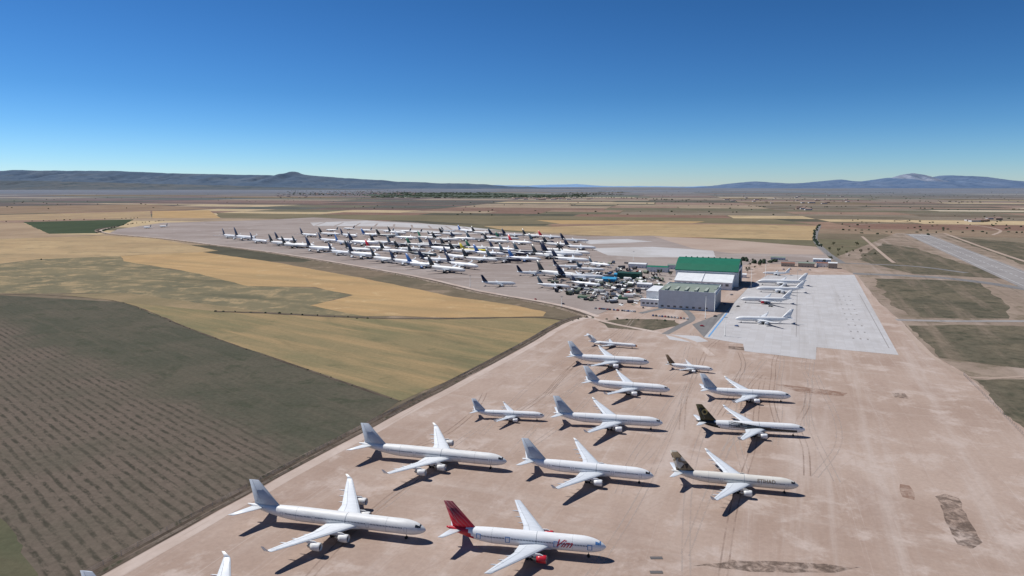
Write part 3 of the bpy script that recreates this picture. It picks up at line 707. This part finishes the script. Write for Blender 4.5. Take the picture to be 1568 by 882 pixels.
    mats = [body, wing, fin, nac, mDark, mMet, mLine, acc, mTyre, mWin, mTape, letter or mGold]
    if text:
        s_, xpos, size, ang, shear, fat = text
        cu = bpy.data.curves.new('t', 'FONT'); cu.body = s_; cu.size = size; cu.shear = shear; cu.offset = fat; to = bpy.data.objects.new('t', cu); COL.objects.link(to)
        bpy.context.view_layer.update(); me = bpy.data.meshes.new_from_object(to.evaluated_get(bpy.context.evaluated_depsgraph_get()))
        tb = bmesh.new(); tb.from_mesh(me)
        for k in range(1, 8): bmesh.ops.bisect_plane(tb, geom=tb.verts[:]+tb.edges[:]+tb.faces[:], plane_co=(0, -size*.3+size*k*.17, 0), plane_no=(0, 1, 0))
        for sd_ in (-1, 1):
            mp = {}
            wmax = max(v.co.x for v in tb.verts)
            for v in tb.verts:
                a = ang+v.co.y/R; tx = v.co.x if sd_ == -1 else wmax-v.co.x   # right side reads toward the nose
                mp[v.index] = bm.verts.new((-(xpos+wmax)+tx, sd_*(R+.03)*cos(a), Hc+(R+.03)*sin(a)))
            for f in tb.faces:
                try: bm.faces.new([mp[v.index] for v in f.verts]).material_index = 11
                except Exception: pass
        tb.free(); bpy.data.objects.remove(to)
    bmesh.ops.recalc_face_normals(bm, faces=bm.faces[:])
    me = bpy.data.meshes.new('parked_airliner'); bm.to_mesh(me); bm.free()
    for m_ in mats: me.materials.append(m_)
    return me, L, Hc, R
def place(J, nose, tail, name='parked_airliner', z=.17, keep=False):
    me, L, Hc, R = J
    s = 1.0
    for _ in range(3):
        a = Vector(G(*nose, (Hc-.2*R)*s+z)); b = Vector(G(*tail, (Hc+.62*R)*s+z)); m = (a-b).length/L; s = m
    d = a-b; o = bpy.data.objects.new(name, me); COL.objects.link(o)
    o.location = (a.x, a.y, z); o.rotation_euler = (0, 0, atan2(d.y, d.x)); o.scale = (s, s, s)
    return o
A346 = jet(75.3, 2.82, 63.5, 4, mOff, mWingW, mFinG, mOff, wx=.335, finh=9.3)
A332 = jet(60, 2.82, 60.3, 2, mW, mWing, mFinG, mW, wx=.325)
A343 = jet(63.6, 2.82, 60.3, 2, mW, mWing, mFinG, mW, wx=.33)
B772 = jet(63.7, 3.1, 61, 2, mW, mWing, fin_pat('red_fin', 'red'), mRed, acc=mRed, thr=.83, winglet=False, engr=1.5, text=('Vim', 12.5, 4.2, -.2, .7, .04), tape=True, letter=mRedL, finh=9.8, wx=.31)
ETI = jet(60, 2.82, 60.3, 2, paint('cream_paintwork', (.76, .72, .64, 1)), mWing, fin_pat('camo_fin', 'camo'), mOff, text=('ETIHAD', 11, 2.4, .18, 0, .05))
GRN = jet(63.6, 2.82, 60.3, 2, mW, mWing, fin_pat('disc_fin', 'disc'), mW, acc=mBlk, thr=.80, stripe=True)
NAR = jet(44.5, 1.98, 35.5, 2, mW, mWing, mFinG, mW, engr=1.1, wx=.34)
NARB = jet(37.6, 1.98, 34, 2, mW, mWing, mBrown, mW, engr=1.1, acc=mBrown, thr=.86)
MD = jet(45, 1.67, 32.8, 2, mW, mWing, mOff, mOff, ttail=True, winglet=False, acc=mOrange, nosecol=True, wx=.44)
place(A346, (652, 812), (380, 771)); place(B772, (928, 838), (684, 806)); place(A346, (776, 707), (550, 678))
place(A343, (1001, 729), (800, 702)); place(ETI, (1223, 744), (1028, 720)); place(A343, (1015, 648), (848, 632))
place(NAR, (834, 637), (723, 628)); place(GRN, (1233, 658), (1066, 644)); place(A332, (1026, 597), (895, 582))
place(A332, (1211, 607), (1073, 594)); place(A332, (994, 555), (871, 543)); place(NARB, (1092, 566), (1021, 556)); place(MD, (976, 530), (901, 522))
place(A346, (480, 978), (122, 922))
# on the concrete apron, noses toward the hangars
A343W = jet(63.6, 2.82, 60.3, 4, mW, mWingW, mW, mW, detail=1); REDT = jet(60, 2.82, 60.3, 2, mW, mWing, mW, mRed, detail=1, acc=mRed)
for n_, t_, J in (((1126, 488), (1214, 487), A343W), ((1134, 458), (1212, 457), REDT), ((1158, 442), (1232, 441), A343W), ((1160, 431), (1236, 430), A343W), ((1168, 418), (1210, 417), A343W)):
    place(J, n_, t_, z=.26)
# storage rows
far = {'n': jet(64, 2.9, 60.3, 2, mW, mWing, mNavy, mW, acc=mNavy, thr=.82, detail=1, finh=12), 'k': jet(66, 3.0, 60.3, 2, mOff, mWing, mBlk, mBlk, detail=1, finh=12.5, acc=mBlk, thr=.86),
       'w': jet(62, 2.82, 60.3, 4, mW, mWing, mFinG, mW, detail=1, finh=11), 'y': jet(50, 2.6, 40, 2, mYel, mWing, mYel, mYel, detail=1, engr=1.1),
       's': jet(42, 2.1, 34, 2, mW, mWing, mTeal, mW, detail=1, engr=1.1, finh=8), 'o': jet(42, 2.1, 34, 2, mW, mWing, mNavy, mW, detail=1, engr=1.1, finh=8), 'r': jet(66, 2.95, 60, 2, mTeal, mWing, mBlk, mBlk, acc=mBlk, thr=.7, detail=1, finh=12),
       'd': jet(64, 2.9, 60, 2, mNavy, mWing, mTeal, mW, detail=1, finh=12), 'e': jet(60, 2.8, 60, 2, mW, mWing, mRed, mW, detail=1, finh=11),
       'u': jet(60, 2.8, 60, 2, mW, mWing, mBlue, mBlue, acc=mBlue, thr=.85, detail=1, finh=11), 'g': jet(60, 2.8, 60, 2, mOff, mWing, mGrn, mW, detail=1, finh=11),
       'b': jet(72, 3.7, 78, 4, mW, mWing, mNavy, mW, acc=mNavy, thr=.82, detail=1, engr=1.7, finh=15.5)}
def far_place(lst, head, types, hj=6, s0=1.0):
    for i, (x, y) in enumerate(lst):
        J = far[types[i % len(types)]]; c0 = Vector(G(x+random.uniform(-5, 5), y+random.uniform(-1.3, 1.3))); h = radians(head+random.uniform(-hj, hj)); L = J[1]*s0
        o = bpy.data.objects.new('parked_airliner', J[0]); COL.objects.link(o)
        o.location = (c0.x+cos(h)*L/2, c0.y+sin(h)*L/2, .2); o.rotation_euler = (0, 0, h); o.scale = (s0, s0, s0)
far_place([(347, 366), (374, 368), (398, 371), (428, 376), (452, 379), (494, 387), (524, 391), (562, 396), (592, 401), (618, 407), (648, 410), (686, 417), (708, 410)], -37, 'nbnkkbnbknukn', s0=1.25)
far_place([(440, 370), (470, 380), (498, 371), (530, 374), (560, 376), (588, 374), (612, 379), (640, 379), (604, 390), (650, 393), (682, 386), (715, 390), (750, 392), (783, 393), (812, 391), (836, 397), (862, 395), (874, 401)], -34, 'nknubkdgkrbkuddkbns', 10, 1.22)
far_place([(476, 362), (502, 361), (534, 363), (566, 363), (596, 364), (625, 366), (652, 368), (680, 369), (706, 369), (733, 371), (762, 373), (795, 374), (828, 374), (858, 378), (884, 382)], -31, 'nknurwgkndkedkn', 12, 1.2)
far_place([(545, 385), (575, 383), (628, 386), (665, 379), (700, 381), (736, 384), (770, 386), (694, 397), (738, 402), (774, 402), (802, 400), (848, 388), (878, 391), (668, 402)], -33, 'kekdrgnnkdukknb', 14, 1.18)
far_place([(690, 356), (712, 357), (738, 359), (764, 361), (790, 363), (818, 364), (846, 367), (875, 370), (690, 362), (748, 366), (778, 368), (664, 362), (612, 358)], -28, 'sukdnkenksgskkdn', 14, 1.12)
far_place([(510, 354), (536, 353), (562, 355), (590, 355), (616, 357), (642, 358), (664, 359)], 150, 'sossoos', 8, 1.1)
far_place([(728, 388)], -25, 'y', s0=1.3)
far_place([(766, 438), (814, 422), (846, 443), (886, 428), (908, 416), (868, 412), (895, 440), (920, 408), (850, 424)], -22, 'oosnsoosk', 25, 1.15)
far_place([(230, 349), (252, 349)], 150, 'ss')

# ================================================================= BUILDINGS
def corr(name, col, per=1.2, rough=.5, amp=.12):
    m, nt, b = newmat(name, rough=rough, spec=.3); p = pos(nt, 0, (1, 1, 1), True)
    sx = nd(nt, 'ShaderNodeSeparateXYZ'); nt.links.new(p, sx.inputs[0])
    s = ma(nt, 'SINE', ma(nt, 'MULTIPLY', ma(nt, 'ADD', sx.outputs[0], sx.outputs[1]), 2*pi/per))
    c = mix(nt, 1.0, col, grey(nt, mr(nt, s, -1, 1, 1-amp, 1+amp*.3, False)), 'MULTIPLY')
    c = mix(nt, 1.0, c, grey(nt, mr(nt, noi(nt, p, .15, 5, .7), .3, .7, .86, 1.05, False)), 'MULTIPLY')
    nt.links.new(c, b.inputs['Base Color']); return m
mWallG = corr('grey_cladding', (.62, .65, .67, 1)); mWallW = corr('white_cladding', (.78, .79, .79, 1)); mRoofG = corr('green_roofing', C(38, 120, 90), 2.2); mRoofO = corr('olive_roofing', C(150, 158, 138), 1.8)
mDoor = corr('hangar_door', (.30, .33, .37, 1), 6, amp=.3); mIn = newmat('painted_interior_shade', (.03, .035, .04, 1), .9)[0]; mRoofW = corr('white_roofing', (.76, .77, .77, 1), 1.6); mGlass = newmat('window_glass', (.06, .08, .10, 1), .1, spec=.8)[0]
mTan = corr('tan_render', C(188, 172, 150), 50); mTerra = corr('terracotta_roof', C(156, 112, 92), .6); mBlueR = corr('blue_tarp', C(60, 160, 200), 1.5); mGreenS = corr('dark_green_sheet', C(44, 82, 66), 1.2)
def building(name, corner, parts, ang=radians(-22)):
    e = bpy.data.objects.new(name, None); COL.objects.link(e); e.location = (*corner, .15); e.rotation_euler = (0, 0, ang)
    for pn, bm, mats in parts:
        o = obj(pn, bm, mats); o.parent = e
    return e
def bx(*boxes):
    bm = bmesh.new()
    for b_ in boxes: addbox(bm, *b_)
    return bm
def prismroof(w0, w1, prof):       # prof list of (u,z) closed polygon, extruded along w
    bm = bmesh.new(); a = [bm.verts.new((w0, u, z)) for u, z in prof]; b_ = [bm.verts.new((w1, u, z)) for u, z in prof]; n = len(prof)
    for k in range(n): bm.faces.new((a[k], a[(k+1) % n], b_[(k+1) % n], b_[k]))
    bm.faces.new(a[::-1]); bm.faces.new(b_); bmesh.ops.recalc_face_normals(bm, faces=bm.faces[:]); return bm
# grey hangar
c0 = G(1008, 472)
building('grey_hangar', c0, [
    ('walls', bx((0, 62, 0, 72, 0, 20)), [mWallG]),
    ('parapet', bx((-.2, 62.2, -.2, .6, 20, 21.4), (-.2, 62.2, 71.4, 72.2, 20, 21.4), (-.2, .6, .6, 71.4, 20, 21.4), (61.4, 62.2, .6, 71.4, 20, 21.4)), [mWallG]),
    ('roof', prismroof(.6, 61.4, [(.6, 20.2), (36, 22.6), (71.4, 20.2)]), [mRoofO]),
    ('rooflights', bx(*[(6+i*11, 9+i*11, 4, 30, 20.6, 22.5) for i in range(5)]), [newmat('translucent_sheet', C(172, 178, 160), .6)[0]]),
    ('door', bx((62.05, 62.5, 8, 64, 0, 17)), [mDoor]), ('door_frame', bx((62.02, 62.8, 6.5, 7.9, 0, 18.2), (62.02, 62.8, 64.1, 65.5, 0, 18.2), (62.02, 62.8, 7.9, 64.1, 17.1, 18.2)), [mWallW]),
    ('windows', bx(*[(3+i*7, 6+i*7, -.12, -.02, 2, 4) for i in range(8)]), [mGlass]),
    ('side_block', bx((-17, -.1, 14, 60, 0, 17)), [mWallW]), ('side_block_front', bx((-22, -.1, 6, 13.9, 0, 8)), [mWallW]),
    ('side_roof', bx((-17.3, -.1, 13.7, 60.3, 17.05, 17.6), (-22.3, -.1, 5.7, 13.6, 8.05, 8.5)), [mRoofW]), ('side_windows', bx(*[(-20+i*5, -17+i*5, 5.9, 5.98, 3, 5) for i in range(4)]), [mGlass])])
# big green roofed hangar
c1 = Vector(G(1128, 440)); c1 = c1-W.to_2d()*84
building('green_roof_hangar', tuple(c1), [
    ('walls', prismroof(0, 84, [(0, 0), (0, 21), (70, 21), (70, 0)]), [mWallW]),
    ('gable', prismroof(.5, 83.5, [(1, 21.02), (10, 28), (22, 33), (35, 34.5), (48, 33), (60, 28), (69, 21.02)]), [mWallG]),
    ('roof', prismroof(-1, 85.5, [(-1.5, 20.5), (-1.5, 21.6), (9.5, 29.6), (22, 34.6), (35, 36.4), (48, 34.6), (60.5, 29.6), (71.5, 21.6), (71.5, 20.5), (60, 28.3), (48, 33.3), (35, 35.0), (22, 33.3), (10, 28.3)]), [mRoofG]),
    ('doorway', bx((84.05, 84.5, 6, 64, 0, 20)), [mIn]), ('door_leaves', bx((84.6, 85.0, 6, 14, 0, 20), (84.6, 85, 56, 64, 0, 20)), [mDoor]), ('door_portal', bx((84.02, 86, 4.4, 5.9, 0, 24), (84.02, 86, 64.1, 66, 0, 24), (84.02, 86, 5.9, 64.1, 20.6, 24)), [mWallW]),  # doorway is a dark slab painting the unlit interior on a solid wall
    ('gutter_band', bx((-1, 84, -1.6, -1.0, 19.3, 20.4)), [mWallG]),
    ('lean_to', prismroof(4, 80, [(-.1, 0), (-.1, 17), (-34, 9.5), (-34, 0)]), [mWallW]), ('lean_to_roof', prismroof(3.4, 80.6, [(-.1, 17.1), (-.1, 17.8), (-34.6, 10.2), (-34.6, 9.5)]), [mRoofW]),
    ('lean_to_parapet', prismroof(40, 40.8, [(-.2, 17.9), (-.2, 18.6), (-34.8, 11.0), (-34.8, 10.3)]), [mWallG]),
    ('roof_vents', bx(*[(8+i*8, 9.5+i*8, 33.5, 36.5, 36, 37.4) for i in range(9)]), [mRoofG]),
    ('lean_to_windows', bx(*[(8+i*8, 12+i*8, -34.2, -34.05, 5, 8) for i in range(9)]), [mGlass])])
def shed(name, x, y, w_, d_, h_, wall, roof, rh=1.5, ang=-22):
    n = max(2, int(w_/5))
    building(name, G(x, y), [('walls', bx((0, w_, 0, d_, 0, h_)), [wall]), ('roof', prismroof(-.4, w_+.4, [(-.4, h_+.02), (d_/2, h_+rh), (d_+.4, h_+.02)]), [roof]),
        ('windows', bx(*[(1.5+i*(w_-3)/n, 3+i*(w_-3)/n, -.08, -.02, 1.2, 2.4) for i in range(n)]), [mGlass]), ('door', bx((w_+.02, w_+.1, d_*.3, d_*.6, 0, min(h_*.8, 4))), [mDoor])], radians(ang))
for a in ((1196, 408, 22, 14, 6, mTan, mTerra), (1222, 409, 26, 16, 7, mTan, mRoofO), (1250, 409, 24, 14, 7, mWallW, mTerra), (1268, 411, 14, 12, 9, mTan, mRoofW), (1245, 401, 30, 12, 5, mWallW, mRoofW), (1180, 398, 26, 12, 5, mWallG, mRoofO),
          (945, 427, 34, 22, 9, mGreenS, mGreenS), (990, 416, 34, 20, 8, mWallW, mRoofG), (975, 440, 20, 12, 5, mWallG, mRoofW), (1022, 412, 24, 14, 7, mWallG, mRoofO), (962, 410, 30, 16, 7, mWallW, mRoofW), (1128, 425, 14, 8, 5, mWallW, mRoofW)):
    shed('airport_building', *a)
shed('blue_tent', 922, 432, 20, 12, 5, mBlueR, mBlueR, 2.5)
shed('blue_tent', 940, 424, 12, 9, 4, mBlueR, mBlueR, 2)
# village & industrial dots
random.seed(5); bm = bmesh.new()
def dots(n, x0, x1, y0, y1, s):
    for _ in range(n):
        X, Y = G(random.uniform(x0, x1), random.uniform(y0, y1)); a, b_, h = random.uniform(.5, 1.6)*s, random.uniform(.5, 1)*s, random.uniform(5, 9)
        addbox(bm, X-a, X+a, Y-b_, Y+b_, 0, h, random.choice((0, 0, 1)))
        v = [bm.verts.new(c_) for c_ in ((X-a, Y-b_, h+.02), (X+a, Y-b_, h+.02), (X+a, Y, h+3), (X-a, Y, h+3), (X-a, Y+b_, h+.02), (X+a, Y+b_, h+.02))]
        bm.faces.new((v[0], v[1], v[2], v[3])).material_index = 2; bm.faces.new((v[3], v[2], v[5], v[4])).material_index = 2
dots(90, 480, 640, 294, 299, 16); dots(34, 780, 905, 303.5, 306, 26); dots(24, 1100, 1300, 300, 312, 16); dots(16, 420, 470, 296, 305, 14)
dots(10, 1480, 1530, 335, 342, 12); dots(8, 1220, 1240, 318, 322, 14)
obj('distant_village', bm, [newmat('whitewash', C(206, 200, 192), .9)[0], newmat('masonry', C(160, 140, 120), .9)[0], newmat('village_roof', C(156, 132, 116), .9)[0]])

# ================================================================= VEHICLES, CONTAINERS, SCRAP, MASTS
def car_mesh(col, van=False):
    bm = bmesh.new(); hw = .88
    prof = [(-2.1, .35), (-2.15, .75), (-1.25, .95), (-.6, 1.42), (.9, 1.45), (1.6, 1.0), (2.1, .9), (2.15, .35)] if not van else [(-2.6, .4), (-2.65, .95), (-1.9, 1.2), (-1.3, 2.0), (2.5, 2.1), (2.6, 1.2), (2.6, .4)]
    secs = []
    for y, k in ((-hw, .93), (-hw*.93, 1), (hw*.93, 1), (hw, .93)): secs.append([(x, y if z < 1.0 else y*.86, .35+(z-.35)*k) for x, z in prof])
    loft(bm, secs, 0, smooth=False)
    for f in bm.faces:
        c_ = f.calc_center_median(); f.normal_update()
        if c_.z > 1.02 and abs(f.normal.z) < .85 and c_.z < 1.9: f.material_index = 1
    for x in (-1.35, 1.35):
        for y in (-hw, hw):
            seg = 10; A = [bm.verts.new((x+cos(k*2*pi/seg)*.33, y-.1, .33+sin(k*2*pi/seg)*.33)) for k in range(seg)]; B = [bm.verts.new((x+cos(k*2*pi/seg)*.33, y+.1, .33+sin(k*2*pi/seg)*.33)) for k in range(seg)]
            for k in range(seg): bm.faces.new((A[k], A[(k+1) % seg], B[(k+1) % seg], B[k])).material_index = 2
            bm.faces.new(A).material_index = 2; bm.faces.new(B).material_index = 2
    bmesh.ops.recalc_face_normals(bm, faces=bm.faces[:])
    me = bpy.data.meshes.new('parked_car'); bm.to_mesh(me); bm.free()
    for m_ in (newmat('car_paint', col, .3, spec=.6)[0], mDark, mTyre): me.materials.append(m_)
    return me
cars = [car_mesh(c_) for c_ in ((.75, .75, .75, 1), (.05, .05, .06, 1), (.3, .31, .33, 1), (.35, .03, .03, 1), (.05, .1, .25, 1))]; vans = [car_mesh((.75, .75, .74, 1), True)]
def put(me, name, x, y, h, s=1, z=.26):
    o = bpy.data.objects.new(name, me); COL.objects.link(o); o.location = (x, y, z); o.rotation_euler = (0, 0, h); o.scale = (s, s, s); return o
for i in range(20):
    p_ = Vector(G(912, 473)).lerp(Vector(G(972, 478)), i/19.)
    if random.random() < .8: put(random.choice(cars), 'parked_car', p_.x, p_.y, radians(68+random.uniform(-3, 3)))
for i in range(12):
    p_ = Vector(G(1000, 484)).lerp(Vector(G(1052, 489)), i/11.); put(random.choice(cars), 'parked_car', p_.x, p_.y, radians(68))
for (x, y) in ((1095, 485), (1110, 466), (1120, 452), (1130, 470), (1180, 470), (1128, 500), (1075, 500), (1240, 414), (1225, 414), (1210, 413), (1200, 413), (820, 459), (862, 466), (1190, 415), (905, 445), (890, 452), (990, 468)):
    put(random.choice(vans+cars), 'parked_car', *G(x, y), random.uniform(0, 6))
def container(col):
    bm = bmesh.new(); addbox(bm, -6, 6, -1.2, 1.2, .1, 2.6)
    for i in range(24):
        x = -5.8+i*.5; addbox(bm, x, x+.22, -1.27, -1.2, .2, 2.5); addbox(bm, x, x+.22, 1.2, 1.27, .2, 2.5)
    for x in (-6.03, 5.87): addbox(bm, x, x+.16, -1.3, 1.3, 0, 2.68)
    me = bpy.data.meshes.new('shipping_container'); bm.to_mesh(me); bm.free(); me.materials.append(paint('container_paint', col, .6)); return me
cont = [container(c_) for c_ in ((.06, .14, .3, 1), (.35, .09, .05, 1), (.6, .6, .58, 1), (.1, .2, .12, 1), (.45, .43, .4, 1))]
for _ in range(34):
    x = random.uniform(885, 1010); y = 412+random.random()*48
    if y > 470-(1010-x)*.05: continue
    put(random.choice(cont), 'shipping_container', *G(x, y), radians(random.choice((-22, 68, -22, 60))+random.uniform(-4, 4)))
bm = bmesh.new()
for _ in range(620):
    x = random.gauss(932, 46); y = random.gauss(436, 17)
    if not (840 < x < 1030 and 402 < y < 474) or (x > 985 and y > 440) or y > 470-(960-x)*.16: continue
    X, Y = G(x, y); k = random.random(); mi = random.choice((0, 0, 1, 1, 2, 3)); a = random.uniform(0, pi)
    if k < .35:      # fuselage tube section
        r = random.choice((1.5, 2, 2.8)); l = random.uniform(3, 12)
        A = []; B = []
        for q in range(10):
            t = q*2*pi/10; A.append(bm.verts.new((X+cos(a)*-l/2-sin(a)*cos(t)*r, Y+sin(a)*-l/2+cos(a)*cos(t)*r, r+sin(t)*r))); B.append(bm.verts.new((X+cos(a)*l/2-sin(a)*cos(t)*r, Y+sin(a)*l/2+cos(a)*cos(t)*r, r+sin(t)*r)))
        for q in range(10): bm.faces.new((A[q], A[(q+1) % 10], B[(q+1) % 10], B[q])).material_index = mi
    elif k < .8:     # panel or flap
        l = random.uniform(2, 7); w_ = random.uniform(1, 2.5); h = random.uniform(.4, 2.5)
        c_ = [(-l, -w_, .2), (l, -w_, .2+h*.3), (l*.6, w_, h), (-l*.8, w_, h*.8)]
        bm.faces.new([bm.verts.new((X+cos(a)*p_[0]-sin(a)*p_[1], Y+sin(a)*p_[0]+cos(a)*p_[1], p_[2])) for p_ in c_]).material_index = mi
    else:
        n0 = len(bm.faces); blob(bm, X, Y, random.uniform(1, 3), random.uniform(.6, 2.2)); bm.faces.ensure_lookup_table()
        for f in bm.faces[n0:]: f.material_index = 1
obj('aircraft_scrap_parts', bm, [mOff, newmat('scrap_dark', (.08, .08, .09, 1), .8)[0], mMet, newmat('primer_green', (.2, .22, .16, 1), .7)[0]])
def mast(x, y, h):
    bm = bmesh.new()
    loft(bm, [[(cos(a*pi/4)*.35, sin(a*pi/4)*.35, 0) for a in range(8)], [(cos(a*pi/4)*.15, sin(a*pi/4)*.15, h) for a in range(8)]], 0)
    addbox(bm, -1.6, 1.6, -.12, .12, h, h+.25); 
    for i in range(4): addbox(bm, -1.5+i*.85, -1.0+i*.85, -.5, -.13, h-.3, h+.3)
    addbox(bm, -.6, .6, -.6, .6, 0, .5)
    o = obj('floodlight_mast', bm, [m_metal]); o.location = (*G(x, y), .2)
for x, y, h in ((1080, 488, 25), (1094, 478, 25), (1110, 515, 18), (1150, 440, 25), (1172, 424, 25), (860, 470, 12), (720, 440, 16), (1035, 470, 16), (970, 400, 18), (880, 400, 18)): mast(x, y, h)
print('done')
